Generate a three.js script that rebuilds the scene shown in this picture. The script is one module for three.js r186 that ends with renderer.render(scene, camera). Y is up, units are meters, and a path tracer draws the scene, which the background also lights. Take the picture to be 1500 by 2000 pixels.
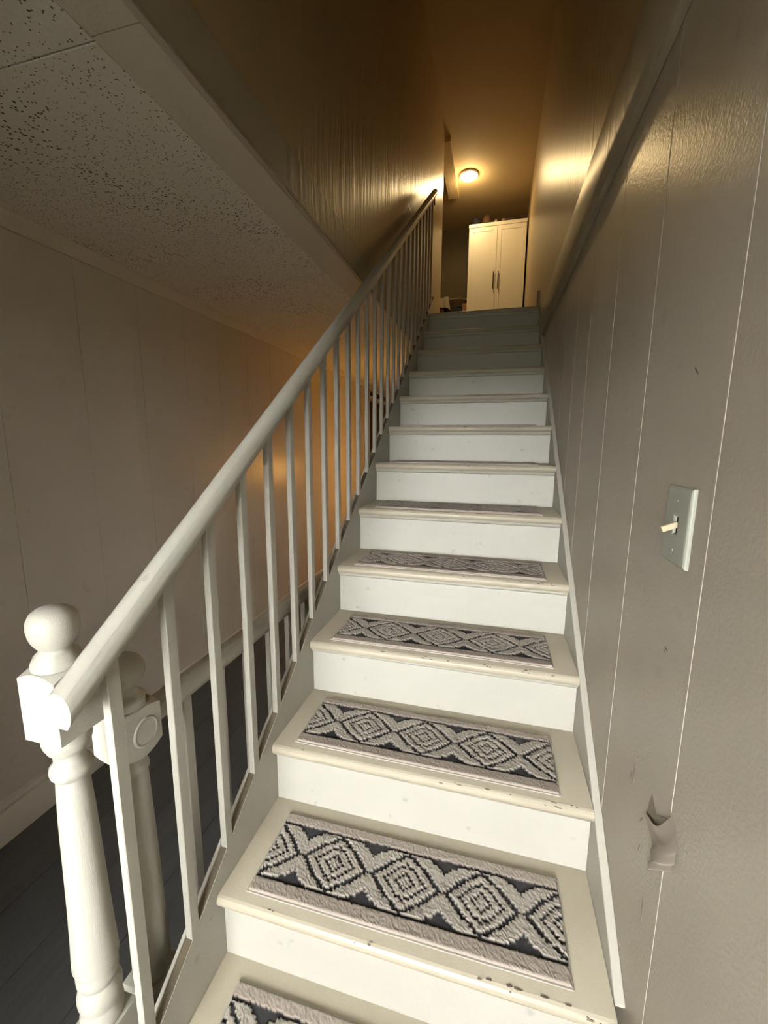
import * as THREE from 'three';
import { RoundedBoxGeometry } from 'three/addons/geometries/RoundedBoxGeometry.js';
import { mergeGeometries, mergeVertices, toCreasedNormals } from 'three/addons/utils/BufferGeometryUtils.js';
import { RectAreaLightUniformsLib } from 'three/addons/lights/RectAreaLightUniformsLib.js';

// ---------------------------------------------------------------- camera, daylight, exposure
const scene = new THREE.Scene();
const camera = new THREE.PerspectiveCamera(2 * Math.atan(1000 / 816.316) * 180 / Math.PI, 0.75, 0.02, 60);
camera.position.set(0.079, 1.5045, 0.4445);
camera.rotation.set(-0.1638, 0.257, 0.0068, 'YXZ');
scene.add(camera);
scene.background = new THREE.Color().setRGB(1.0, 0.985, 0.935);          // overcast daylight outside the window
scene.backgroundIntensity = 41;
const renderer = new THREE.WebGLRenderer({ antialias: true });
renderer.toneMapping = THREE.LinearToneMapping;
renderer.toneMappingExposure = 1.12;
renderer.shadowMap.enabled = true;
RectAreaLightUniformsLib.init();
const LAMP_UP = 2.1, LAMP_HALL = 1.0;                                   // candela

// ---------------------------------------------------------------- numbers of the place
const RUN = 0.28137, RISE = 0.2, SLOPE = RISE / RUN;
const XL = -0.532, XR = 0.362;          // inner faces of the two stringers
const XW = 0.382, XLW = -1.652;         // right and left wall surfaces
const YC = 2.305, YF2 = 2.6, YC2 = 4.81;  // lower ceiling, upper floor, upper ceiling
const ZC = 0.92, XB = 2.8, ZB = 2.6, ZE = -6.6, ZF = -6.75;  // wall behind the camera, end of the hall, end of the upper room
const XU = -0.612;                       // upper left wall
const ZLAND = -12 * RUN + 0.05;
const nosing = z => RISE - SLOPE * z;

// ---------------------------------------------------------------- helpers
let seed = 1;
function srand(s) { seed = s; }
function rnd() { seed = (seed * 1664525 + 1013904223) >>> 0; return seed / 4294967296; }
function hash(x, y) { let h = (x * 374761393 + y * 668265263) | 0; h = Math.imul(h ^ (h >>> 13), 1274126177); return ((h ^ (h >>> 16)) >>> 0) / 4294967296; }
function vnoise(x, y, per = 0) {
  const xi = Math.floor(x), yi = Math.floor(y), fx = x - xi, fy = y - yi;
  const w = a => per ? ((a % per) + per) % per : a;
  const u = fx * fx * (3 - 2 * fx), v = fy * fy * (3 - 2 * fy);
  const a = hash(w(xi), w(yi)), b = hash(w(xi + 1), w(yi)), c = hash(w(xi), w(yi + 1)), d = hash(w(xi + 1), w(yi + 1));
  return a + (b - a) * u + (c - a) * v + (a - b - c + d) * u * v;
}
function fbm(x, y, o = 4) { let s = 0, a = 0.5; for (let i = 0; i < o; i++) { s += a * vnoise(x + i * 17.3, y + i * 9.1); x *= 2; y *= 2; a *= 0.5; } return s; }
const clamp = (v, a = 0, b = 1) => Math.max(a, Math.min(b, v));
const smooth = (a, b, v) => { v = clamp((v - a) / (b - a)); return v * v * (3 - 2 * v); };
function tex(w, h, f, srgb, size) {               // f(u, v) -> [r, g, b] in 0..1 ; size = metres covered
  const d = new Uint8Array(w * h * 4);
  for (let j = 0; j < h; j++) for (let i = 0; i < w; i++) {
    const c = f((i + 0.5) / w, (j + 0.5) / h), k = (j * w + i) * 4;
    d[k] = clamp(c[0]) * 255; d[k + 1] = clamp(c[1]) * 255; d[k + 2] = clamp(c[2]) * 255; d[k + 3] = 255;
  }
  const t = new THREE.DataTexture(d, w, h, THREE.RGBAFormat);
  t.magFilter = THREE.LinearFilter; t.minFilter = THREE.LinearFilter;
  t.wrapS = t.wrapT = THREE.RepeatWrapping;
  if (srgb) t.colorSpace = THREE.SRGBColorSpace;
  if (size) t.repeat.set(1 / size[0], 1 / size[1]);
  t.needsUpdate = true; return t;
}
const names = {};
function numbered(n) { const k = names[n] = (names[n] ?? -1) + 1; return k ? n + '_' + String(k).padStart(3, '0') : n; }
function wuv(g) {                                  // uv in metres by the dominant normal
  const p = g.attributes.position, n = g.attributes.normal, uv = new Float32Array(p.count * 2);
  for (let i = 0; i < p.count; i++) {
    const ax = Math.abs(n.getX(i)), ay = Math.abs(n.getY(i)), az = Math.abs(n.getZ(i));
    const x = p.getX(i), y = p.getY(i), z = p.getZ(i);
    if (ax >= ay && ax >= az) { uv[2 * i] = -z; uv[2 * i + 1] = y; }
    else if (ay >= az) { uv[2 * i] = x; uv[2 * i + 1] = -z; }
    else { uv[2 * i] = x; uv[2 * i + 1] = y; }
  }
  g.setAttribute('uv', new THREE.BufferAttribute(uv, 2)); return g;
}
function clean(g) { g = g.index ? g.toNonIndexed() : g; for (const k of Object.keys(g.attributes)) if (!['position', 'normal', 'uv'].includes(k)) g.deleteAttribute(k); return g; }
function merge(list) { return list.length === 1 ? list[0] : mergeGeometries(list.map(clean)); }
function mesh(name, geo, mat, parent) {
  const m = new THREE.Mesh(Array.isArray(geo) ? merge(geo) : geo, mat);
  m.name = parent ? name : numbered(name);
  if (parent) { const c = parent.children.filter(o => o.name === name || o.name.replace(/_\d{3}$/, '') === name).length; if (c) m.name = name + '_' + String(c).padStart(3, '0'); }
  m.castShadow = m.receiveShadow = true;
  (parent ?? scene).add(m); return m;
}
function thing(name, label, category, pos = [0, 0, 0], group) {
  const o = new THREE.Group(); o.name = numbered(name); o.position.set(...pos); o.userData = { label, category };
  if (group) o.userData.group = group; scene.add(o); return o;
}
function structure(name) { const o = new THREE.Group(); o.name = numbered(name); o.userData = { kind: 'structure' }; scene.add(o); return o; }
function struct(name, geo, mat) { const m = mesh(name, geo, mat); m.userData = { kind: 'structure' }; return m; }
function bx(x0, x1, y0, y1, z0, z1, r = 0) {
  const w = x1 - x0, h = y1 - y0, d = z1 - z0;
  const g = r > 0 ? new RoundedBoxGeometry(w, h, d, 2, Math.min(r, 0.49 * Math.min(w, h, d))) : new THREE.BoxGeometry(w, h, d);
  g.translate((x0 + x1) / 2, (y0 + y1) / 2, (z0 + z1) / 2); return wuv(g.index ? g.toNonIndexed() : g);
}
// profile in (z, y) pushed along x
function pushX(pts, x0, x1, bevel = 0, curved = false) {
  const s = new THREE.Shape(pts.map(([z, y]) => new THREE.Vector2(-z, y)));
  const g = new THREE.ExtrudeGeometry(s, { depth: x1 - x0 - 2 * bevel, bevelEnabled: bevel > 0, bevelSize: bevel, bevelThickness: bevel, bevelOffset: -bevel, bevelSegments: 1, curveSegments: 6 });
  g.translate(0, 0, bevel); g.rotateY(Math.PI / 2); g.translate(x0, 0, 0);      // shape x (=-z) -> world -z ; depth -> world x
  return wuv(curved ? toCreasedNormals(g, 0.6) : g);
}
// profile in (x, y) pushed along z from z0 (near) to z1 (far), sheared up by slope
function pushZ(pts, z0, z1, slope = 0, holes) {
  const s = new THREE.Shape(pts.map(p => new THREE.Vector2(p[0], p[1])));
  const g = new THREE.ExtrudeGeometry(s, { depth: z0 - z1, bevelEnabled: false, steps: slope ? 1 : 1 });
  g.translate(0, 0, z1);
  const p = g.attributes.position; for (let i = 0; i < p.count; i++) p.setY(i, p.getY(i) - slope * p.getZ(i));
  g.computeVertexNormals();
  return wuv(toCreasedNormals(g, 0.7));
}
function lathe(pts, x, z, seg = 40) { const g = new THREE.LatheGeometry(pts.map(p => new THREE.Vector2(p[0], p[1])), seg); g.translate(x, 0, z); return clean(g); }
function cyl(r0, r1, a, b, seg = 16) {
  const A = new THREE.Vector3(...a), B = new THREE.Vector3(...b), d = B.clone().sub(A), g = new THREE.CylinderGeometry(r1, r0, d.length(), seg);
  g.applyQuaternion(new THREE.Quaternion().setFromUnitVectors(new THREE.Vector3(0, 1, 0), d.clone().normalize())); g.translate(...A.add(B).multiplyScalar(0.5).toArray()); return clean(g);
}

// ---------------------------------------------------------------- materials
const M = {};
const std = o => new THREE.MeshStandardMaterial(o);
const rgb = (r, g, b) => new THREE.Color().setRGB(r, g, b);
const bumpPaint = tex(256, 256, (u, v) => { const a = 0.6 * fbm(u * 24, v * 24, 3) + 0.4 * vnoise(u * 90, v * 90); return [a, a, a]; }, false, [0.25, 0.25]);
const bumpRoller = tex(512, 512, (u, v) => { const a = 0.55 * vnoise(u * 64, v * 64, 64) + 0.45 * vnoise(u * 128 + 7, v * 128, 128); return [a, a, a]; }, false, [0.35, 0.35]);
const bumpBrush = tex(1024, 1024, (u, v) => {
  const wob = 0.03 * vnoise(u * 6, v * 5);
  const a = 0.5 * vnoise((u + wob) * 70, v * 6) + 0.35 * vnoise((u + wob) * 150, v * 12) + 0.25 * fbm(u * 12, v * 10, 3); return [a, a, a];
}, false, [1.6, 1.6]);
const wallMap = tex(512, 1024, (u, v) => {
  let a = 0.94 + 0.12 * (fbm(u * 5, v * 9, 4) - 0.47); const sc = fbm(u * 18 + 30, v * 40, 3);
  if (sc > 0.69) a -= 0.10 * (sc - 0.69) / 0.1; return [a, a * 0.995, a * 0.985];
}, false, [1.3, 2.6]);
M.wall = std({ color: rgb(0.66, 0.605, 0.51), map: wallMap, roughness: 0.33, bumpMap: bumpRoller, bumpScale: 0.0004 });
M.groove = std({ color: rgb(0.76, 0.70, 0.61), roughness: 0.5 });
M.grooveDark = std({ color: rgb(0.16, 0.14, 0.115), roughness: 0.8 });
M.upper = std({ color: rgb(0.56, 0.43, 0.25), roughness: 0.34, bumpMap: bumpBrush, bumpScale: 0.0018 });
M.upperTrim = std({ color: rgb(0.50, 0.44, 0.33), roughness: 0.36, bumpMap: bumpBrush, bumpScale: 0.0012 });
M.upperCeil = std({ color: rgb(0.56, 0.44, 0.26), roughness: 0.75, bumpMap: bumpRoller, bumpScale: 0.0008 });
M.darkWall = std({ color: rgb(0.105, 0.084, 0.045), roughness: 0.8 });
const whiteMap = tex(512, 512, (u, v) => {
  let a = 0.95 + 0.08 * (fbm(u * 6, v * 6, 4) - 0.47); const k = fbm(u * 22 + 5, v * 22 + 9, 3);
  const sc = k > 0.70 ? (k - 0.70) * 2.2 : 0; a -= sc; return [a, a - 0.004, a - 0.02];
}, false, [0.9, 0.9]);
M.white = std({ color: rgb(0.70, 0.685, 0.615), map: whiteMap, roughness: 0.36, bumpMap: bumpPaint, bumpScale: 0.0004 });
M.riser = std({ color: rgb(0.69, 0.68, 0.63), map: whiteMap, roughness: 0.38, bumpMap: bumpPaint, bumpScale: 0.0003 });
// tread paint: grubbier, chipped down to the wood along the nosing (uv: u along x in metres, v = -z from the nosing)
const treadMap = tex(1024, 512, (u, v) => {
  let c = [0.93, 0.90, 0.83]; const m = 1 + 0.12 * (fbm(u * 9, v * 4, 4) - 0.5);
  c = c.map(q => q * m);
  return c;
}, false, [0.9, 0.45]);
M.tread = std({ color: rgb(0.66, 0.62, 0.53), map: treadMap, roughness: 0.36, bumpMap: bumpPaint, bumpScale: 0.0004 });
M.chip = std({ color: rgb(0.22, 0.19, 0.15), roughness: 0.9 });
M.slot = std({ color: rgb(0.20, 0.165, 0.115), roughness: 0.8 });
M.floor = std({ color: rgb(0.075, 0.077, 0.079), roughness: 0.5, map: tex(256, 1024, (u, v) => { const a = 0.85 + 0.35 * (fbm(u * 40, v * 6, 4) - 0.45); return [a, a, a]; }, false, [0.5, 2]), bumpMap: bumpPaint, bumpScale: 0.0006 });
M.floorGap = std({ color: rgb(0.02, 0.02, 0.02), roughness: 1 });
M.upFloor = std({ color: rgb(0.30, 0.22, 0.12), roughness: 0.5 });
// acoustic tile: pin holes of uneven size over a pale grey face
srand(7);
const holes = []; for (let i = 0; i < 5600; i++) holes.push([rnd(), rnd(), 0.0016 + 0.0011 * rnd()]);
const TS = 1.2, TN = 2048;
function holeTex(color) {
  const d = new Float32Array(TN * TN).fill(1);
  for (const [hx, hy, r] of holes) {
    const big = 0.75 + 0.5 * smooth(0.38, 0.6, fbm(hx * 5 + 3, hy * 5 + 8, 3)); const R = r * big / TS * TN, cx = hx * TN, cy = hy * TN;
    for (let j = Math.floor(cy - R - 1); j <= cy + R + 1; j++) for (let i = Math.floor(cx - R - 1); i <= cx + R + 1; i++) {
      const q = Math.hypot(i - cx, j - cy), a = clamp(R - q + 0.5); const k = (((j % TN) + TN) % TN) * TN + ((i % TN) + TN) % TN; d[k] = Math.min(d[k], 1 - a);
    }
  }
  return tex(TN, TN, (u, v) => { const q = d[Math.floor(v * TN) * TN + Math.floor(u * TN)]; if (!color) return [q, q, q]; const n = 0.96 + 0.08 * (vnoise(u * 300, v * 300) - 0.5), a = (0.10 + 0.90 * q) * n; return [a, a, a]; }, false, [TS, TS]);
}
M.tile = std({ color: rgb(0.84, 0.81, 0.74), roughness: 0.9, map: holeTex(true) });
M.strip = std({ color: rgb(0.66, 0.61, 0.52), roughness: 0.6, bumpMap: bumpRoller, bumpScale: 0.0008 });
M.dirtyEdge = std({ color: rgb(0.46, 0.40, 0.33), roughness: 0.5 });
M.plate = std({ color: rgb(0.52, 0.54, 0.47), roughness: 0.35, metalness: 0.0 });
M.toggle = std({ color: rgb(0.78, 0.68, 0.47), roughness: 0.35 });
M.darkMetal = std({ color: rgb(0.08, 0.06, 0.045), roughness: 0.35, metalness: 0.7 });
M.wardrobe = std({ color: rgb(0.80, 0.77, 0.67), roughness: 0.38 });
M.gap = std({ color: rgb(0.05, 0.04, 0.03), roughness: 1 });

// ================================================================ SETTING
// --- lower hall floor: grey painted boards laid along the hall
{
  const f = structure('floor');
  mesh('subfloor', [bx(XLW - 0.1, XW + 0.1, -0.12, -0.012, ZE - 0.1, ZB + 0.1), bx(XW + 0.1, XB + 0.1, -0.12, -0.012, ZC - 0.1, ZB + 0.1)], M.floorGap, f);
  for (let i = 0; i < 11; i++) mesh('plank', bx(XW + 0.021 + i * 0.22, XW + 0.239 + i * 0.22, -0.012, 0, ZC - 0.05, ZB + 0.05, 0.0015), M.floor, f);
  const seams = [XLW - 0.02, -1.39, -1.18, -0.95, -0.74, -0.55, -0.36, -0.14, 0.08, 0.30, XW + 0.02];
  for (let i = 0; i + 1 < seams.length; i++) mesh('plank', bx(seams[i] + 0.001, seams[i + 1] - 0.001, -0.012, 0, ZE - 0.05, ZB + 0.05, 0.0015), M.floor, f);
}
// --- right wall: grooved panelling up to the board at ceiling height
{
  const w = structure('wall_right');
  mesh('backing', bx(XW + 0.012, XW + 0.12, 0, YC, ZE, ZC - 0.01), M.groove, w);
  const z = [ZC, 0.76, 0.425, 0.09, -0.245, -0.59, -0.92, -1.255, -1.54, -1.87, -2.20, -2.54, -2.88, -3.2, ZE];
  for (let i = 0; i + 1 < z.length; i++) mesh('panel', bx(XW, XW + 0.014, 0, YC, z[i + 1] + 0.0014, z[i] - 0.0014, 0.0016), M.wall, w);
  for (let i = 1; i + 1 < z.length; i++) mesh('caulk_line', bx(XW - 0.0004, XW + 0.004, 0, YC, z[i] - 0.0012, z[i] + 0.0012), M.groove, w);
}
// --- left wall: panelling with dark joints, doorway near its far end
const DZ0 = -5.33, DZ1 = -6.25;
{
  const w = structure('wall_left');
  mesh('backing', [bx(XLW - 0.12, XLW - 0.006, 0, YC, DZ0, ZB), bx(XLW - 0.12, XLW - 0.006, 2.22, YC, DZ1, DZ0), bx(XLW - 0.12, XLW - 0.006, 0, YC, ZE, DZ1)], M.grooveDark, w);
  const z = [ZB, 2.18, 1.86, 1.54, 1.22, 0.9, 0.58, 0.26, -0.06, -0.38, -0.70, -1.035, -1.355, -1.67, -1.975, -2.29, -2.61, -2.93, -3.25, -3.57, -3.89, -4.21, -4.53, -4.85, -5.17, DZ0];
  for (let i = 0; i + 1 < z.length; i++) mesh('panel', bx(XLW - 0.008, XLW, 0, YC, z[i + 1] + 0.0008, z[i] - 0.0008, 0.0012), M.wall, w);
  mesh('panel', bx(XLW - 0.008, XLW, 0, YC, ZE, DZ1), M.wall, w);
  mesh('panel', bx(XLW - 0.008, XLW, 2.22, YC, DZ1, DZ0), M.wall, w);
  const d = structure('door_1');
  mesh('door_frame', [bx(XLW - 0.10, XLW + 0.012, 2.11, 2.15, DZ1, DZ0, 0.004)], M.white, d);
  mesh('recess', [bx(XLW - 1.3, XLW - 1.2, 0, YC, DZ1 - 0.1, DZ0 + 0.1), bx(XLW - 1.2, XLW - 0.12, 0, YC, DZ0, DZ0 + 0.1), bx(XLW - 1.2, XLW - 0.12, 0, YC, DZ1 - 0.1, DZ1), bx(XLW - 1.3, XLW - 0.1, YC, YC + 0.1, DZ1 - 0.1, DZ0 + 0.1), bx(XLW - 1.3, XLW - 0.1, -0.1, 0, DZ1 - 0.1, DZ0 + 0.1)], M.darkWall, d);
}
struct('wall_right_return', bx(XW, XB + 0.1, 0, YC, ZC - 0.1, ZC), M.wall);
struct('wall_room_right', bx(XB, XB + 0.1, 0, YC, ZC, ZB + 0.12), M.wall);
struct('wall_end', bx(XLW - 0.1, XW + 0.1, 0, YC, ZE - 0.1, ZE), M.wall);
// --- wall behind the camera with the window that lets the daylight in
const WX0 = -1.0, WX1 = 0.30, WY0 = 0.95, WY1 = 2.15;
struct('wall_back', [bx(XLW - 0.1, WX0, 0, YC, ZB, ZB + 0.12), bx(WX1, XB + 0.1, 0, YC, ZB, ZB + 0.12), bx(WX0, WX1, 0, WY0, ZB, ZB + 0.12), bx(WX0, WX1, WY1, YC, ZB, ZB + 0.12)], M.wall);
{
  const w = structure('window_1');
  mesh('window_frame', [bx(WX0, WX0 + 0.035, WY0, WY1, ZB + 0.03, ZB + 0.08, 0.004), bx(WX1 - 0.035, WX1, WY0, WY1, ZB + 0.03, ZB + 0.08, 0.004), bx(WX0, WX1, WY0, WY0 + 0.035, ZB + 0.03, ZB + 0.08, 0.004), bx(WX0, WX1, WY1 - 0.035, WY1, ZB + 0.03, ZB + 0.08, 0.004), bx(WX0, WX1, 1.56, 1.595, ZB + 0.03, ZB + 0.08, 0.004)], M.white, w);
  mesh('window_sill', bx(WX0 - 0.06, WX1 + 0.06, WY0 - 0.03, WY0, ZB - 0.06, ZB + 0.1, 0.006), M.white, w);
  mesh('pane', bx(WX0 + 0.03, WX1 - 0.03, WY0 + 0.03, WY1 - 0.03, ZB + 0.053, ZB + 0.057), new THREE.MeshPhysicalMaterial({ color: 0xffffff, transmission: 1, thickness: 0, roughness: 0, ior: 1.5 }), w);
}
{
  // unseen ground, shaped dark and rising to hold daylight off the upper steps
  const g = new THREE.PlaneGeometry(700, 500, 70, 50); g.rotateX(-Math.PI / 2); g.translate(0, 0, ZB + 0.5 + 250);
  const p = g.attributes.position;
  for (let i = 0; i < p.count; i++) { const d = p.getZ(i) - ZB; p.setY(i, -3.5 + 5.2 * smooth(20, 130, d) + 5 * smooth(120, 500, d) + 1.2 * smooth(15, 60, d) * fbm(p.getX(i) * 0.06, d * 0.06, 3)); }
  g.computeVertexNormals(); struct('ground', g, std({ color: rgb(0.030, 0.034, 0.020), roughness: 1 }));
}
// added wall behind the camera, keeps window light off the left wall
struct('wall_light_blocker', bx(XLW - 0.02, -0.95, 0, YC, 0.78, 0.88), M.wall);
// --- lower ceiling (acoustic tile) with the smooth strip along the stair opening; the floor above has thickness
const XO = -0.608, ZO = 0.35;
{
  const c = structure('ceiling');
  mesh('slab', [bx(XLW - 0.1, XU - 0.03, YC + 0.012, YF2, ZE - 0.1, ZB + 0.12), bx(XU - 0.03, XW + 0.12, YC + 0.012, YF2, ZO, ZB + 0.12), bx(XW + 0.12, XB + 0.1, YC + 0.012, YF2, ZC - 0.1, ZB + 0.12), bx(XO - 0.004, XW + 0.12, YC + 0.012, YF2, ZE - 0.1, -5.0)], M.strip, c);
  const tz = [ZB, 2.055, 0.855, -0.365, -1.585, -2.785, -3.985, -5.185, ZE];
  for (let i = 0; i + 1 < tz.length; i++) mesh('ceiling_tile', bx(XLW, -0.746, YC, YC + 0.012, tz[i + 1] + 0.0015, tz[i] - 0.0015, 0.002), M.tile, c);
  for (let i = 0; i + 1 < tz.length; i++) mesh('border_board', bx(-0.744, XO - 0.017, YC - 0.002, YC + 0.012, tz[i + 1] + 0.012, tz[i] + 0.0105, 0.0015), M.strip, c);
  mesh('corner_bead', bx(XO - 0.011, XO + 0.002, YC - 0.005, YC + 0.012, ZE, ZB, 0.0035), M.dirtyEdge, c);
  for (let i = 0; i < 3; i++) mesh('ceiling_tile', bx(XO, XW, YC, YC + 0.012, ZO + i * 0.75, Math.min(ZB, ZO + i * 0.75 + 0.748), 0.002), M.tile, c);
  for (let i = 0; i < 2; i++) mesh('ceiling_tile', bx(XW + 0.001 + i * 1.21, XW + i * 1.21 + 1.209, YC, YC + 0.012, ZC, ZB, 0.002), M.tile, c);
  mesh('understair_soffit', bx(XO, XW, YC, YC + 0.012, ZE, -5.0), M.strip, c);
}
struct('trim_1', pushZ([[XLW - 0.002, 2.249], [XLW + 0.013, 2.249], [XLW + 0.018, 2.256], [XLW + 0.018, 2.268], [XLW + 0.024, 2.276], [XLW + 0.026, YC], [XLW - 0.002, YC]], ZB, ZE), M.strip);
struct('baseboard_left', pushZ([[XLW, 0], [XLW + 0.017, 0], [XLW + 0.017, 0.125], [XLW + 0.012, 0.131], [XLW + 0.014, 0.138], [XLW + 0.012, 0.152], [XLW + 0.004, 0.166], [XLW, 0.168]], ZB, DZ0), M.strip);
// --- upper stairwell
const ZWE = -4.65;
struct('trim_2', bx(XU - 0.02, XO, YC, 2.445, ZWE, ZO, 0.003), M.upperTrim);                         // fascia of the opening, left
struct('wall_upper_left', bx(XU - 0.1, XU, 2.42, YC2, ZWE, ZO), M.upper);
struct('wall_upper_right', bx(0.368, 0.5, YC, YC2, ZF, ZO), M.upper);
struct('trim_4', pushZ([[0.380, 2.287], [0.360, 2.287], [0.351, 2.305], [0.347, 2.325], [0.347, 2.462], [0.350, 2.47], [0.369, 2.47], [0.369, YC + 0.003], [0.380, YC + 0.003]], ZO, -2.95), M.upperTrim);   // board along the right wall
struct('wall_upper_front', bx(XU - 0.1, 0.5, YC, YC2, ZO, ZO + 0.1), M.upper);
struct('ceiling_upper', bx(-2.7, 0.5, YC2, YC2 + 0.1, ZF - 0.1, ZO + 0.1), M.upperCeil);
struct('floor_upper', [bx(-2.7, XO - 0.004, 2.42, YF2, ZF - 0.1, ZWE), bx(XO - 0.004, 0.5, 2.42, YF2 - 0.0005, ZF - 0.1, ZLAND - 0.05)], M.upFloor);
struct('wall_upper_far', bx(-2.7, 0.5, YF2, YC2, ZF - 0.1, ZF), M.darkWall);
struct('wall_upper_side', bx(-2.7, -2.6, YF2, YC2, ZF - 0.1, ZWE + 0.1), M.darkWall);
struct('wall_upper_near', bx(-2.7, XU - 0.1, YF2, YC2, ZWE, ZWE + 0.1), M.upper);
struct('baseboard_right', bx(0.350, 0.369, YF2, 2.75, -6.0, -3.44, 0.003), M.upperTrim);
struct('trim_5', bx(-0.695, -0.555, YC2 - 0.06, YC2, -5.82, ZWE - 0.06, 0.003), M.upper);                               // boxed soffit beside the lamp
// wall closing the side of the staircase below its stringer
struct('wall_stair_side', pushX([[-0.02, 0], [-5.0, 0], [-5.0, 2.26], [-3.05, 2.26], [-0.02, 0.12]], -0.575, -0.553), M.wall);

// ================================================================ STAIRCASE
{
  const s = thing('staircase', 'white painted wooden staircase rising between panelled wall and railing', 'staircase');
  // tread profile: z measured from the nosing (0) back into the stair (negative), y below the top (0)
  const T = 0.032, prof = [[-0.33, 0], [-0.010, 0], [-0.0045, -0.0025], [-0.001, -0.008], [0, -0.016], [-0.001, -0.023], [-0.0045, -0.0285], [-0.010, -0.031], [-0.33, -0.031]];
  const tg = pushX(prof, XL + 0.001, XR - 0.001, 0, true);
  const cove = pushX([[-0.0275, -0.031], [-0.013, -0.031], [-0.0135, -0.036], [-0.018, -0.043], [-0.0235, -0.047], [-0.0275, -0.0475]], XL + 0.0012, XR - 0.0012, 0, true);
  srand(11);
  for (let k = 0; k <= 12; k++) {
    const y = RISE * (k + 1), z = k === 12 ? ZLAND : -RUN * k;
    const r = mesh('riser', bx(XL + 0.001, XR - 0.001, RISE * k + (k ? 0 : 0.0), y - 0.030, z - 0.045, z - 0.0275), M.riser, s);
    const t = mesh('tread', tg, M.tread, s); t.position.set(0, y, z);
    const c = mesh('cove_moulding', cove, M.white, s); c.position.set(0, y, z);
    if (k < 9) {                                       // paint chipped off along the nosing
      const list = []; const n = k < 5 ? 16 - k : 6;
      for (let i = 0; i < n; i++) {
        const len = 0.002 + 0.011 * rnd() * rnd(), px = XL + 0.06 + (XR - XL - 0.09) * Math.pow(rnd(), 0.6), a = rnd() * 1.3;
        const w = 0.0006 + 0.0014 * rnd(), pts = [];
        for (let q = 0; q < 7; q++) { const th = q / 7 * Math.PI * 2, rr = 0.75 + 0.5 * rnd(); pts.push(new THREE.Vector2(Math.cos(th) * len * rr, Math.sin(th) * w * rr)); }
        const g = new THREE.ExtrudeGeometry(new THREE.Shape(pts), { depth: 0.0008, bevelEnabled: false });
        g.rotateX(-Math.PI / 2 + a); g.translate(px, -0.010 + 0.0105 * Math.cos(a), -0.0108 + 0.0105 * Math.sin(a)); list.push(clean(g));
      }
      const ch = mesh('paint_chips', list, M.chip, t); ch.userData = { kind: 'stuff', label: 'bare spots where paint has chipped off' };
    }
  }
  // left stringer: its top carries the balusters in a dark slot behind a low outer lip
  const hT = 0.047, z0 = 0.03, z1 = -3.62, top = (z, h) => nosing(z) + h;
  mesh('stringer', pushX([[z0, 0.0], [z0, top(z0, hT)], [z1, top(z1, hT)], [z1, top(z1, -0.32)], [-0.1, 0.0]], -0.548, XL), M.white, s);
  mesh('stringer_lip', pushX([[z0, top(z0, -0.06)], [z0, top(z0, hT + 0.012)], [z1, top(z1, hT + 0.012)], [z1, top(z1, -0.06)]], -0.5565, -0.548, 0.001), M.white, s);
  mesh('baluster_slot', pushX([[z0, top(z0, hT - 0.004)], [z0, top(z0, hT + 0.0035)], [z1, top(z1, hT + 0.0035)], [z1, top(z1, hT - 0.004)]], -0.5478, XL - 0.0012), M.slot, s);
  // right skirt board against the panelled wall
  const hR = -0.018; const y0 = 0.4;
  mesh('skirt_board', [pushX([[-0.315, y0], [-0.315, top(-0.315, hR)], [-2.95, top(-2.95, hR)], [-2.95, 1.98], [-0.7, 0.35]], XR, XW - 0.0006, 0.0015),
    pushX([[-2.95, 1.98], [-2.95, top(-2.95, hR)], [-3.3, top(-3.3, hR)], [-3.44, 2.75], [-3.44, 2.3]], XR, 0.3676)], M.white, s);
}

// ================================================================ RAILINGS
function turnedBlock(ax, az, h, y0, y1, under = 0) {     // square block whose top corners were cut round on the lathe
  const g = new THREE.BoxGeometry(2 * h, y1 - y0, 2 * h, 20, 1, 20), p = g.attributes.position, m = (y1 - y0) / 2;
  for (let i = 0; i < p.count; i++) {
    const x = p.getX(i), z = p.getZ(i), q = Math.max(0, Math.hypot(x, z) - h) / (0.4142 * h);
    if (p.getY(i) > 0) p.setY(i, m - 0.011 * q); else p.setY(i, -m + under * 0.028 * q);
  }
  g.translate(ax, (y0 + y1) / 2, az); g.computeVertexNormals(); return wuv(toCreasedNormals(g, 0.5));
}
const railShape = (cx, w, h) => {           // D section: rounded top, eased flat underside
  const p = []; for (let i = 0; i <= 22; i++) { const a = -0.95 + (Math.PI + 1.9) * i / 22; p.push([cx + Math.cos(a) * w, Math.sin(a) * h]); }
  return p;
};
const beadShape = (cx, w, h) => [[cx - w * 0.45, -h * 0.74], [cx - w * 0.45, -h * 0.95], [cx - w * 0.28, -h * 1.04], [cx + w * 0.28, -h * 1.04], [cx + w * 0.45, -h * 0.95], [cx + w * 0.45, -h * 0.74]].reverse();
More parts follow.
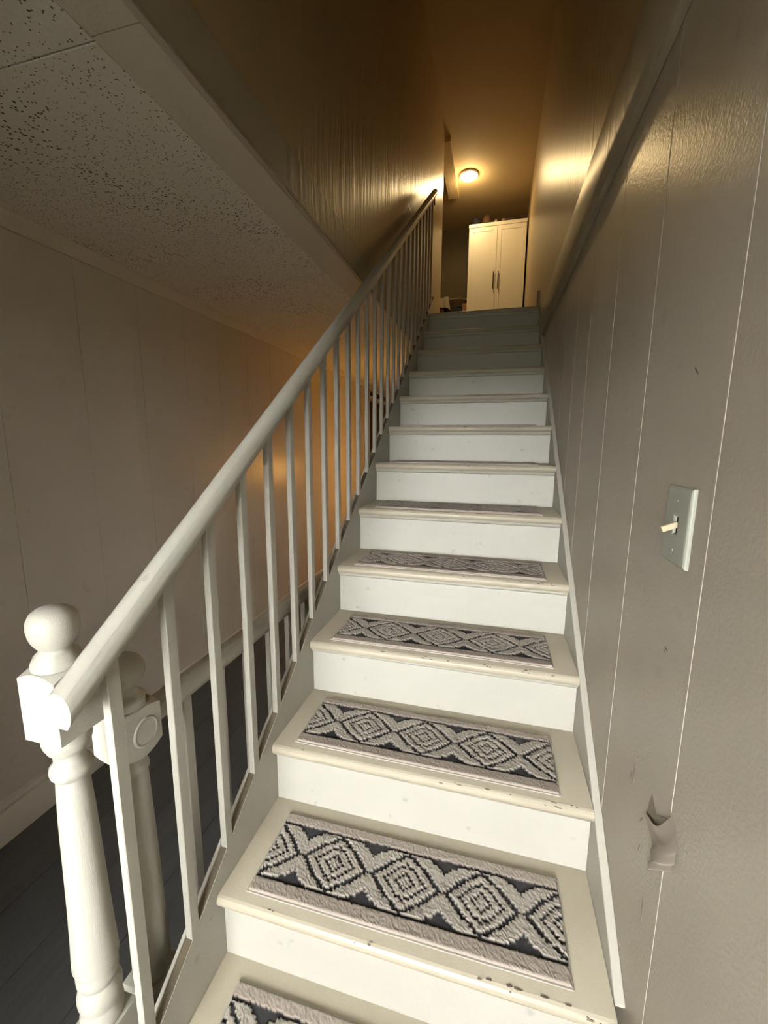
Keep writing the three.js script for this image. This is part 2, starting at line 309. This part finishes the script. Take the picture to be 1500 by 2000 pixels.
{
  const r = thing('stair_railing', 'white painted stair railing with turned newel post and thin square balusters', 'railing');
  const RX = -0.543, RY = 1.1065, RS = 0.7125;
  const hs = railShape(RX, 0.0255, 0.032).map(([x, y]) => [x, y + RY]);
  mesh('handrail', pushZ(hs, 0.014, -3.60, RS), M.white, r);
  mesh('rail_bead', pushZ(beadShape(RX, 0.0255, 0.032).map(([x, y]) => [x, y + RY]), -0.03, -3.595, RS), M.white, r);
  const np = new THREE.Group(); np.name = 'newel_post'; r.add(np);
  const ax = -0.609, az = -0.0425, h = 0.0385;
  mesh('plinth', bx(ax - h - 0.001, ax + h + 0.001, 0, 0.40, az - h - 0.001, az + h + 0.001, 0.003), M.white, np);
  mesh('turned_shaft', lathe([[0.030, 0.398], [0.035, 0.402], [0.0365, 0.412], [0.0365, 0.424], [0.0325, 0.436], [0.0335, 0.443], [0.037, 0.455], [0.0378, 0.466], [0.0355, 0.477], [0.0295, 0.486], [0.0290, 0.490], [0.0325, 0.496], [0.0350, 0.504], [0.0352, 0.514], [0.0325, 0.521], [0.0355, 0.528], [0.0378, 0.538], [0.0372, 0.56], [0.0352, 0.60], [0.0325, 0.68], [0.0302, 0.77], [0.0285, 0.85], [0.0255, 0.915], [0.0245, 0.929], [0.0265, 0.932], [0.0305, 0.938], [0.0322, 0.946], [0.0308, 0.953], [0.026, 0.958], [0.0238, 0.963], [0.0234, 0.974], [0.0255, 0.980], [0.0295, 0.984], [0.0310, 0.987], [0.0310, 0.991], [0.0345, 0.995], [0.0365, 1.003], [0.0365, 1.02]], ax, az), M.white, np);
  mesh('post_block', turnedBlock(ax, az, h, 1.0175, 1.138), M.white, np);
  mesh('ball_finial', lathe([[0.0372, 1.134], [0.0370, 1.137], [0.0362, 1.1385], [0.0366, 1.141], [0.0366, 1.146], [0.0345, 1.151], [0.0325, 1.1535], [0.0318, 1.157], [0.0270, 1.162], [0.0235, 1.167], [0.0230, 1.170], [0.0262, 1.174], [0.0318, 1.183], [0.0352, 1.194], [0.0366, 1.206], [0.0352, 1.218], [0.0300, 1.229], [0.0215, 1.2355], [0.0110, 1.239], [0, 1.2397]], ax, az), M.white, np);
  // balusters, flush with the inner face of the stringer
  const bt = 0.026, hb = 0.0115;
  const yb = z => nosing(z) + 0.043, yt = z => RY - RS * z - 0.028;
  const bg = pushX([[hb + 0.0015, yb(hb)], [hb + 0.0015, yt(hb)], [-hb - 0.0015, yt(-hb)], [-hb - 0.0015, yb(-hb)]], -0.5482, XL, 0.0015);
  for (let k = 0; k < 26; k++) { const z = -0.074 - 0.136 * k, b = mesh('baluster', bg, M.white, r); b.position.set(0, -0.7115 * z, z); }
  const ey = RY + RS * 3.60;
  mesh('wall_bracket', [cyl(0.006, 0.006, [RX, ey - 0.03, -3.585], [RX, ey - 0.10, -3.60], 8), cyl(0.006, 0.006, [RX, ey - 0.085, -3.60], [XU, ey - 0.11, -3.62], 8), cyl(0.022, 0.022, [XU + 0.006, ey - 0.11, -3.62], [XU - 0.001, ey - 0.11, -3.62], 16), cyl(0.007, 0.001, [RX, ey, -3.604], [RX, ey + 0.055, -3.606], 8)], M.darkMetal, r).userData.label = 'dark metal bracket';
}
{
  const r = thing('guard_railing', 'level white guard rail with round rosette newel, behind the stair balusters', 'railing');
  const RX = -0.645, RY = 0.903, ax = -0.645, az = -0.19, h = 0.0442;
  mesh('handrail', pushZ(railShape(RX, 0.027, 0.030).map(([x, y]) => [x, y + RY]), az - h + 0.004, -3.2, 0), M.white, r);
  mesh('rail_bead', pushZ(beadShape(RX, 0.027, 0.030).map(([x, y]) => [x, y + RY]), az - h + 0.004, -3.2, 0), M.white, r);
  const np = new THREE.Group(); np.name = 'newel_post'; r.add(np);
  mesh('plinth', bx(ax - h, ax + h, 0, 0.28, az - h, az + h, 0.003), M.white, np);
  mesh('turned_shaft', lathe([[0.034, 0.278], [0.0395, 0.285], [0.040, 0.35], [0.039, 0.42], [0.0365, 0.56], [0.0335, 0.68], [0.0310, 0.78], [0.0302, 0.806], [0.0335, 0.810], [0.0340, 0.817], [0.0315, 0.823], [0.031, 0.828], [0.0335, 0.842], [0.038, 0.852], [0.0435, 0.8585], [0.0435, 0.87]], ax, az), M.white, np);
  mesh('post_block', turnedBlock(ax, az, h, 0.852, 0.960, 0.5), M.white, np);
  const ro = new THREE.TorusGeometry(0.0285, 0.0035, 8, 40); ro.rotateY(Math.PI / 2); ro.translate(ax + h, 0.905, az - 0.002);
  const disc = cyl(0.027, 0.025, [ax + h - 0.002, 0.905, az - 0.002], [ax + h + 0.0025, 0.905, az - 0.002], 40);
  mesh('rosette', [ro, disc], M.white, np);
  mesh('ball_finial', lathe([[0.040, 0.954], [0.040, 0.962], [0.0375, 0.966], [0.0385, 0.971], [0.0375, 0.977], [0.033, 0.981], [0.0265, 0.988], [0.0225, 0.996], [0.0225, 1.000], [0.028, 1.004], [0.036, 1.013], [0.0405, 1.024], [0.0418, 1.035], [0.0402, 1.047], [0.0345, 1.059], [0.025, 1.067], [0.0125, 1.071], [0, 1.072]], ax, az), M.white, np);
  const bg = bx(-0.009, 0.009, 0, RY - 0.027, -0.014, 0.014, 0.0015);
  for (let k = 0; k < 18; k++) { const b = mesh('baluster', bg, M.white, r); b.position.set(RX, 0, -0.355 - 0.1365 * k); }
}

// ================================================================ STAIR MATS
{
  const W = 0.752, D = 0.228, nx = 300, nz = 92, T = 0.009;
  const beige = [0.52, 0.455, 0.40], cream = [0.60, 0.555, 0.50], dark = [0.052, 0.052, 0.057];
  const tuft = 0.0074;
  function pattern(x, z) {                              // x from the middle, z from the front edge; -> 0 dark, 1 cream, 2 beige border
    const j = 0.0017, xx = x + j * (vnoise(x * 260, z * 260) - 0.5) * 2, zz = z + j * (vnoise(x * 260 + 50, z * 260 + 9) - 0.5) * 2;
    if (zz < 0.036 || zz > 0.198) return 2;
    if (zz < 0.0435 || zz > 0.1905) return 0;
    const per = 0.189, p = Math.round((zz - 0.117) / tuft) * tuft, q = Math.round((xx - per * Math.round(xx / per)) / tuft) * tuft, u = Math.abs(q) / per * 2; const v = Math.abs(p) / 0.079;
    const d = 0.85 * (u + v) + 0.15 * Math.max(u, v);
    if (d < 0.205) return 1; if (d < 0.305) return 0; if (d < 0.51) return 1; if (d < 0.615) return 0; if (d < 0.835) return 1; if (d < 0.985) return 0;
    if (d < 1.43) return 1; return 0;
  }
  const pos = [], col = [], idx = [];
  srand(5);
  for (let j = 0; j <= nz; j++) for (let i = 0; i <= nx; i++) {
    const x = (i / nx - 0.5) * W, z = j / nz * D, c = pattern(x, z), e = Math.min(W / 2 - Math.abs(x), z, D - z);
    const nf = vnoise(x * 420, z * 420), pile = c === 0 ? 0.0035 : 0.0078 + 0.0028 * (nf - 0.5);
    const y = e <= 0 ? 0.0005 : Math.min(pile, 0.003 + e * 1.3);
    const wx = 0.0016 * (vnoise(z * 90, 3) - 0.5) * (Math.abs(x) > W / 2 - 0.01 ? 2 : 0);
    pos.push(x + wx, y, -z);
    const b = c === 0 ? dark : c === 1 ? cream : beige, m = c === 0 ? 0.8 + 0.5 * rnd() : 0.86 + 0.24 * nf + 0.06 * (rnd() - 0.5);
    const rim = e < 0.003 ? 1.08 : 1; col.push(b[0] * m * rim, b[1] * m * rim, b[2] * m * rim);
  }
  for (let j = 0; j < nz; j++) for (let i = 0; i < nx; i++) { const a = j * (nx + 1) + i, b = a + 1, c = a + nx + 1, d = c + 1; idx.push(a, b, c, b, d, c); }
  const g = new THREE.BufferGeometry(); g.setAttribute('position', new THREE.Float32BufferAttribute(pos, 3)); g.setAttribute('color', new THREE.Float32BufferAttribute(col, 3)); g.setIndex(idx); g.computeVertexNormals();
  const pileMat = std({ vertexColors: true, roughness: 1 }), backMat = std({ color: rgb(0.60, 0.56, 0.50), roughness: 0.9 });
  const lab = ['lowest patterned stair mat, cut off by the bottom of the picture', 'large grey and cream diamond stair mat second from the bottom, fully in view', 'diamond patterned stair mat on the third tread from the bottom',
    'diamond patterned stair mat on the fourth tread from the bottom', 'foreshortened diamond stair mat on the fifth tread from the bottom', 'thin looking stair mat on the sixth tread, just below eye level',
    'stair mat on the seventh tread seen edge on as a grey line', 'stair mat on the eighth tread showing only as a dark edge'];
  const proto = thing('stair_mat', lab[0], 'stair mat', [-0.089, RISE, 0], 'grey and cream diamond mats on the stair treads');
  mesh('pile', g, pileMat, proto);
  mesh('backing', bx(-W / 2 - 0.002, W / 2 + 0.002, 0.0002, 0.0034, -D - 0.001, 0.003, 0.0012), backMat, proto);
  const jig = [[0, 0, 0], [-0.001, 0, 0.004], [-0.003, 0.004, -0.005], [0.003, -0.002, 0.006], [-0.001, 0.003, 0.0], [0.002, 0, -0.004], [0, 0, 0.003], [0.002, 0, 0]];
  for (let k = 0; k < 8; k++) {
    const m = k ? proto.clone() : proto;
    if (k) { m.name = numbered('stair_mat'); m.userData = { ...proto.userData, label: lab[k] }; scene.add(m); }
    m.position.set(-0.089 + jig[k][0], RISE * (k + 1) + 0.0002, -RUN * k - 0.036 + jig[k][1] * 0.5); m.rotation.y = jig[k][2];
  }
}

// ================================================================ SMALL THINGS ON THE LOWER WALLS
{
  const s = thing('light_switch', 'pale wall plate with a single toggle switch on the right wall', 'light switch', [XW, 1.3725, -0.340]);
  const hw = 0.0475, hh = 0.0645;
  const sh = new THREE.Shape(); sh.moveTo(-hw, -hh); sh.lineTo(hw, -hh); sh.lineTo(hw, hh); sh.lineTo(-hw, hh); sh.closePath();
  const ho = new THREE.Path(); ho.moveTo(-0.0055, -0.013); ho.lineTo(-0.0055, 0.013); ho.lineTo(0.0055, 0.013); ho.lineTo(0.0055, -0.013); ho.closePath(); sh.holes.push(ho);
  const g = new THREE.ExtrudeGeometry(sh, { depth: 0.003, bevelEnabled: true, bevelSize: 0.006, bevelThickness: 0.005, bevelOffset: -0.006, bevelSegments: 3 });
  g.rotateY(-Math.PI / 2);
  mesh('plate', g, M.plate, s);
  const t = new THREE.Group(); const tg = new RoundedBoxGeometry(0.026, 0.010, 0.008, 2, 0.0015); tg.rotateZ(0.42); tg.translate(-0.016, -0.003, 0); mesh('toggle', tg, M.toggle, s);
  mesh('socket', bx(-0.004, 0, -0.013, 0.013, -0.0055, 0.0055), M.gap, s);
  for (const y of [-0.042, 0.042]) mesh('screw', cyl(0.0032, 0.0028, [-0.007, y, 0], [-0.0088, y, 0], 12), M.plate, s);
}
{
  // torn, curled flap of panel skin low on the right wall
  const t = thing('wall_patch', 'torn curling patch low on the right wall beside the stairs', 'wall damage', [XW, 0, 0]);
  const pos = [], idx = [], nu = 14, nv = 22;
  for (let j = 0; j <= nv; j++) for (let i = 0; i <= nu; i++) {
    const u = i / nu, v = j / nv;                                 // u: far to near, v: bottom to top
    const zl = -0.303 - 0.014 * Math.sin(v * 3.1) * -1 - 0.034 * smooth(0.82, 1, v) + 0.004 * Math.sin(v * 19);
    const zr = -0.221 + 0.014 * Math.sin(v * Math.PI) - 0.012 * smooth(0.8, 1, v) + 0.002 * Math.sin(v * 23);
    const z = zl + (zr - zl) * u, y = 0.742 + 0.085 * v + (0.088 * u + 0.0) * 1 + 0.006 * Math.sin(u * 7) * v - 0.016 * Math.sin(u * Math.PI) * smooth(0.7, 1, v);
    const out = 0.0014 + (0.006 * Math.sin(Math.PI * clamp(v * 0.95)) + 0.004 * smooth(0.9, 1, v)) * Math.sin(Math.PI * (0.06 + 0.88 * u));
    pos.push(-Math.max(out, 0.0012), y, z);
  }
  for (let j = 0; j < nv; j++) for (let i = 0; i < nu; i++) { const a = j * (nu + 1) + i, b = a + 1, c = a + nu + 1, d = c + 1; idx.push(a, c, b, b, c, d); }
  const g = new THREE.BufferGeometry(); g.setAttribute('position', new THREE.Float32BufferAttribute(pos, 3)); g.setIndex(idx); g.computeVertexNormals();
  const uv = new Float32Array(pos.length / 3 * 2); for (let i = 0; i < uv.length / 2; i++) { uv[2 * i] = pos[3 * i + 2]; uv[2 * i + 1] = pos[3 * i + 1]; } g.setAttribute('uv', new THREE.BufferAttribute(uv, 2));
  mesh('flap', g, std({ color: rgb(0.47, 0.42, 0.35), roughness: 0.6, side: THREE.DoubleSide }), t);
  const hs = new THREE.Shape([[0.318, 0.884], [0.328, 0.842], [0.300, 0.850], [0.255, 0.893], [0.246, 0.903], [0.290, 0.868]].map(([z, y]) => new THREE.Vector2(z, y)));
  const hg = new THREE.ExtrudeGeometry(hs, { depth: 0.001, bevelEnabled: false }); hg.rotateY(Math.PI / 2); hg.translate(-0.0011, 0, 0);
  mesh('painted_shadow', hg, std({ color: rgb(0.30, 0.265, 0.21), roughness: 1 }), t);  // soft shadow above the flap, put in as a thin dark piece
}
{
  // scuffs and scratches on the panelling
  const wr = scene.getObjectByName('wall_right'); srand(31);
  const marks = [[0.855, -0.408, 0.05, 0.1], [0.83, -0.425, 0.04, -0.15], [0.80, -0.35, 0.022, -0.5], [0.742, -0.345, 0.03, -0.3], [0.66, -0.30, 0.05, 0.15], [1.155, -0.335, 0.012, 1.2], [1.148, -0.342, 0.008, 0.7], [1.62, -0.35, 0.02, 0.9]];
  const list = marks.map(([y, z, len, a]) => { const g = new THREE.ExtrudeGeometry(new THREE.Shape([[0, -len / 2], [0.0016, -len * 0.1], [0.0010, len / 2], [-0.0012, len * 0.15]].map(q => new THREE.Vector2(...q))), { depth: 0.0006, bevelEnabled: false }); g.rotateZ(a); g.rotateY(-Math.PI / 2); g.translate(XW - 0.0002, y, z); return clean(g); });
  mesh('scuff_marks', list, std({ color: rgb(0.24, 0.21, 0.175), roughness: 0.8 }), wr).userData = { kind: 'stuff', label: 'dark scuff marks' };
}
// ================================================================ LAMPS
{
  const LX = -0.405, LZ = -5.45, y = YC2;
  const l = thing('ceiling_light', 'round flush ceiling light glowing warm at the top of the stairs', 'ceiling light', [LX, y, LZ]);
  mesh('rim', lathe([[0.100, -0.001], [0.116, -0.004], [0.118, -0.014], [0.114, -0.022], [0.104, -0.024], [0.098, -0.020]], 0, 0, 48), M.wardrobe, l);
  mesh('diffuser', lathe([[0.102, -0.018], [0.096, -0.030], [0.075, -0.042], [0.04, -0.049], [0, -0.051]], 0, 0, 48), new THREE.MeshStandardMaterial({ color: 0xffffff, emissive: rgb(1, 0.86, 0.55), emissiveIntensity: 6, roughness: 0.5, side: THREE.DoubleSide }), l);
  const p = new THREE.SpotLight(rgb(1, 0.70, 0.33), LAMP_UP, 0, 1.54, 0.25, 2); p.position.set(LX, y - 0.065, LZ); p.target.position.set(LX, 0, LZ); p.castShadow = true; p.shadow.radius = 4; p.name = 'ceiling_light_beam'; scene.add(p, p.target);
  const q = new THREE.PointLight(rgb(1, 0.70, 0.33), LAMP_UP * 0.30, 0, 2); q.position.set(LX, y - 0.13, LZ); q.castShadow = true; q.shadow.radius = 3; q.name = 'ceiling_light_glow'; scene.add(q);
}
{
  const x = -0.58, y = 1.12, z = -4.2;
  const l = thing('wall_lamp', 'small warm wall lamp hidden behind the staircase', 'wall lamp', [x, y, z]);
  mesh('wall_plate', cyl(0.05, 0.045, [0.005, 0, 0], [-0.012, 0, 0], 24), M.darkMetal, l);
  mesh('arm', cyl(0.008, 0.008, [-0.01, 0, 0], [-0.10, 0.02, 0], 10), M.darkMetal, l);
  mesh('bulb', lathe([[0, 0.0], [0.014, 0.004], [0.018, 0.03], [0.030, 0.065], [0.032, 0.085], [0.022, 0.108], [0, 0.115]], -0.10, 0, 20), new THREE.MeshStandardMaterial({ color: 0xffffff, emissive: rgb(1, 0.55, 0.15), emissiveIntensity: 5 }), l);
  const p = new THREE.PointLight(rgb(1, 0.48, 0.10), LAMP_HALL, 0, 2); p.position.set(x - 0.16, y + 0.06, z); p.castShadow = true; p.shadow.radius = 1.5; p.name = 'wall_lamp_glow'; scene.add(p);
}
// ================================================================ UPPER ROOM
{
  const w = thing('wardrobe', 'tall white two door wardrobe with dark bar handles at the top', 'wardrobe', [-0.0385, YF2, -6.05]);
  const hw = 0.3835, H = 1.903, d = 0.55;
  mesh('carcass', [bx(-hw, -hw + 0.018, 0, H - 0.045, -d, 0), bx(hw - 0.018, hw, 0, H - 0.045, -d, 0), bx(-hw, hw, 0, H - 0.045, -d, -d + 0.01), bx(-hw, hw, 0.0, 0.06, -d, -0.004), bx(-hw, hw, H - 0.07, H - 0.045, -d, 0)], M.wardrobe, w);
  mesh('top_panel', bx(-hw - 0.004, hw + 0.004, H - 0.045, H, -d, 0.026, 0.003), M.wardrobe, w);
  for (const sgn of [-1, 1]) {
    const x0 = sgn < 0 ? -hw + 0.001 : 0.0018, x1 = sgn < 0 ? -0.0018 : hw - 0.001, y0 = 0.065, y1 = H - 0.048, f = 0.055;
    const dr = mesh('door', [bx(x0, x0 + f, y0, y1, 0.001, 0.020, 0.0015), bx(x1 - f, x1, y0, y1, 0.001, 0.020, 0.0015), bx(x0 + f, x1 - f, y1 - f, y1, 0.001, 0.020, 0.0015), bx(x0 + f, x1 - f, y0, y0 + f, 0.001, 0.020, 0.0015), bx(x0 + f - 0.003, x1 - f + 0.003, y0 + f - 0.003, y1 - f + 0.003, 0.002, 0.014)], M.wardrobe, w);
    const hx = sgn * 0.032 + 0.002, hy = 1.155;
    mesh('handle', [bx(hx - 0.006, hx + 0.006, hy - 0.115, hy + 0.115, 0.036, 0.047, 0.003), bx(hx - 0.004, hx + 0.004, hy + 0.085, hy + 0.095, 0.019, 0.038), bx(hx - 0.004, hx + 0.004, hy - 0.095, hy - 0.085, 0.019, 0.038)], M.darkMetal, dr).userData.label = 'dark bar handle';
  }
}
const onTop = YF2 + 1.903, ZT = -6.135;
{
  const b = thing('fabric_bag', 'slumped dark navy bag on the left end of the wardrobe top', 'bag', [-0.335, onTop, ZT]);
  const g = new THREE.SphereGeometry(1, 24, 16); const p = g.attributes.position;
  for (let i = 0; i < p.count; i++) { const x = p.getX(i), y = p.getY(i), z = p.getZ(i), n = 0.85 + 0.4 * vnoise(x * 3 + 5, z * 3 + y * 2 + 9); p.setXYZ(i, x * 0.060 * n, (Math.max(y, -0.75) + 0.75) * 0.07 * n, z * 0.07 * n); }
  g.computeVertexNormals(); const m = std({ color: rgb(0.012, 0.013, 0.02), roughness: 0.85 });
  mesh('body', g, m, b); const h = new THREE.TorusGeometry(0.03, 0.005, 6, 20, Math.PI); h.rotateY(0.4); h.translate(0.01, 0.095, 0); mesh('strap', h, m, b);
}
{
  const b = thing('round_pot', 'round reddish brown pot on the wardrobe top beside the bag', 'pot', [-0.19, onTop, ZT]);
  const m = std({ color: rgb(0.10, 0.05, 0.022), roughness: 0.7, bumpMap: bumpRoller, bumpScale: 0.002 });
  mesh('body', lathe([[0, 0], [0.045, 0], [0.056, 0.02], [0.062, 0.06], [0.058, 0.10], [0.045, 0.125], [0.041, 0.125], [0.050, 0.09], [0.045, 0.02], [0, 0.015]], 0, 0, 28), m, b);
  mesh('rim', (() => { const g = new THREE.TorusGeometry(0.0445, 0.006, 8, 28); g.rotateX(Math.PI / 2); g.translate(0, 0.126, 0); return g; })(), m, b);
}
{
  const b = thing('small_jar', 'small pale jar standing right of the brown pot on the wardrobe', 'jar', [-0.066, onTop, ZT + 0.02]);
  mesh('body', lathe([[0, 0], [0.022, 0], [0.025, 0.01], [0.025, 0.045], [0.017, 0.056], [0.016, 0.06]], 0, 0, 20), std({ color: rgb(0.42, 0.36, 0.29), roughness: 0.4 }), b);
  mesh('lid', cyl(0.019, 0.018, [0, 0.058, 0], [0, 0.072, 0], 20), std({ color: rgb(0.10, 0.07, 0.05), roughness: 0.6 }), b);
}
{
  const b = thing('small_bowl', 'small beige bowl in front of the dark board on the wardrobe', 'bowl', [0.04, onTop, ZT + 0.06]);
  mesh('body', lathe([[0, 0], [0.018, 0], [0.020, 0.004], [0.031, 0.026], [0.034, 0.038], [0.031, 0.038], [0.026, 0.024], [0, 0.008]], 0, 0, 20), std({ color: rgb(0.20, 0.15, 0.10), roughness: 0.6 }), b);
}
{
  const b = thing('dark_box', 'long flat dark box lying along the right of the wardrobe top', 'box', [0.175, onTop, ZT - 0.03]);
  const m = std({ color: rgb(0.035, 0.018, 0.012), roughness: 0.6 });
  mesh('base', bx(-0.16, 0.16, 0, 0.032, -0.09, 0.09, 0.003), m, b); mesh('lid', bx(-0.163, 0.163, 0.033, 0.052, -0.093, 0.093, 0.003), m, b);
}
// left of the wardrobe: a low chest with things piled on it
{
  const c = thing('low_chest', 'low dark chest beside the wardrobe, mostly hidden by the top step', 'chest', [-0.75, YF2, -6.45]);
  const m = std({ color: rgb(0.05, 0.032, 0.02), roughness: 0.6 });
  mesh('body', bx(-0.27, 0.27, 0.06, 0.80, -0.24, 0.24, 0.004), m, c); mesh('top_board', bx(-0.29, 0.29, 0.80, 0.83, -0.26, 0.26, 0.004), m, c);
  for (const x of [-0.24, 0.24]) for (const z of [-0.21, 0.21]) mesh('foot', bx(x - 0.02, x + 0.02, 0, 0.06, z - 0.02, z + 0.02, 0.003), m, c);
}
const onChest = YF2 + 0.83;
{
  const c = thing('black_case', 'black rectangular case on the chest beside the wardrobe', 'case', [-0.625, onChest, -6.42]);
  const m = std({ color: rgb(0.008, 0.008, 0.009), roughness: 0.5 });
  mesh('body', bx(-0.115, 0.115, 0, 0.085, -0.12, 0.12, 0.008), m, c); mesh('lid', bx(-0.116, 0.116, 0.087, 0.12, -0.121, 0.121, 0.008), m, c);
  mesh('clasp', bx(-0.012, 0.012, 0.074, 0.096, 0.12, 0.126, 0.002), M.darkMetal, c);
}
{
  const c = thing('woven_basket', 'brown woven basket with a pale rim on top of the black case', 'basket', [-0.60, onChest + 0.12, -6.44]);
  const m = std({ color: rgb(0.13, 0.075, 0.04), roughness: 0.9 }), m2 = std({ color: rgb(0.32, 0.26, 0.17), roughness: 0.9 });
  const rows = []; for (let k = 0; k < 7; k++) { const pts = []; for (let i = 0; i < 60; i++) { const a = i / 60 * Math.PI * 2, w = 0.004 * Math.sin(i * Math.PI / 2 + k * Math.PI) ; pts.push(new THREE.Vector3(Math.cos(a) * (0.125 + k * 0.0025 + w), 0.008 + k * 0.0125, Math.sin(a) * (0.10 + k * 0.002 + w))); } rows.push(clean(new THREE.TubeGeometry(new THREE.CatmullRomCurve3(pts, true), 90, 0.007, 5, true))); }
  mesh('weave', rows, m, c);
  const rp = []; for (let i = 0; i < 60; i++) { const a = i / 60 * Math.PI * 2; rp.push(new THREE.Vector3(Math.cos(a) * 0.143, 0.10 + 0.003 * Math.sin(i * 2.1), Math.sin(a) * 0.115)); }
  mesh('rim', new THREE.TubeGeometry(new THREE.CatmullRomCurve3(rp, true), 90, 0.010, 6, true), m2, c);
  mesh('base', (() => { const g = new THREE.CylinderGeometry(0.128, 0.125, 0.01, 28); g.scale(1, 1, 0.8); g.translate(0, 0.006, 0); return g; })(), m, c);
}
{
  const c = thing('brown_book', 'small upright brown book against the side of the wardrobe', 'book', [-0.468, onChest, -6.33]);
  mesh('cover', [bx(-0.034, -0.030, 0, 0.125, -0.07, 0.07, 0.001), bx(0.030, 0.034, 0, 0.125, -0.07, 0.07, 0.001), bx(-0.034, 0.034, 0, 0.125, 0.066, 0.07, 0.001)], std({ color: rgb(0.33, 0.15, 0.06), roughness: 0.6 }), c);
  mesh('pages', bx(-0.030, 0.030, 0.003, 0.121, -0.067, 0.066), std({ color: rgb(0.5, 0.42, 0.3), roughness: 0.9 }), c);
}
{
  const c = thing('pale_cloth', 'pale cloth draped over the left end of the pile beside the wardrobe', 'cloth', [-0.78, onChest, -6.36]);
  const pos = [], idx = [], n = 16;
  for (let j = 0; j <= n; j++) for (let i = 0; i <= n; i++) {
    const u = i / n, v = j / n; const s = v < 0.4 ? v / 0.4 : 1, f = v > 0.4 ? (v - 0.4) / 0.6 : 0;
    const x = -0.10 + 0.17 * u + 0.03 * f * u, z = -0.10 + 0.16 * s + 0.025 * f + 0.012 * Math.sin(u * 11) * f, y = 0.245 - 0.16 * f * (0.7 + 0.5 * u) - 0.01 * Math.sin(u * 6) - 0.015 * (1 - s);
    pos.push(x, y, z);
  }
  for (let j = 0; j < n; j++) for (let i = 0; i < n; i++) { const a = j * (n + 1) + i, b = a + 1, cc = a + n + 1, d = cc + 1; idx.push(a, cc, b, b, cc, d); }
  const g = new THREE.BufferGeometry(); g.setAttribute('position', new THREE.Float32BufferAttribute(pos, 3)); g.setIndex(idx); g.computeVertexNormals();
  mesh('drape', g, std({ color: rgb(0.30, 0.27, 0.19), roughness: 1, side: THREE.DoubleSide }), c);
}
{
  const c = thing('rounded_box', 'dark rounded box under the pale cloth on the chest', 'box', [-0.80, onChest, -6.36]);
  const m = std({ color: rgb(0.045, 0.022, 0.014), roughness: 0.5 });
  mesh('body', lathe([[0, 0], [0.055, 0], [0.060, 0.01], [0.060, 0.10], [0.050, 0.15], [0.028, 0.185], [0, 0.195]], 0, 0, 24), m, c);
  mesh('knob', lathe([[0, 0.19], [0.012, 0.195], [0.014, 0.206], [0, 0.214]], 0, 0, 14), m, c);
}
renderer.render(scene, camera);
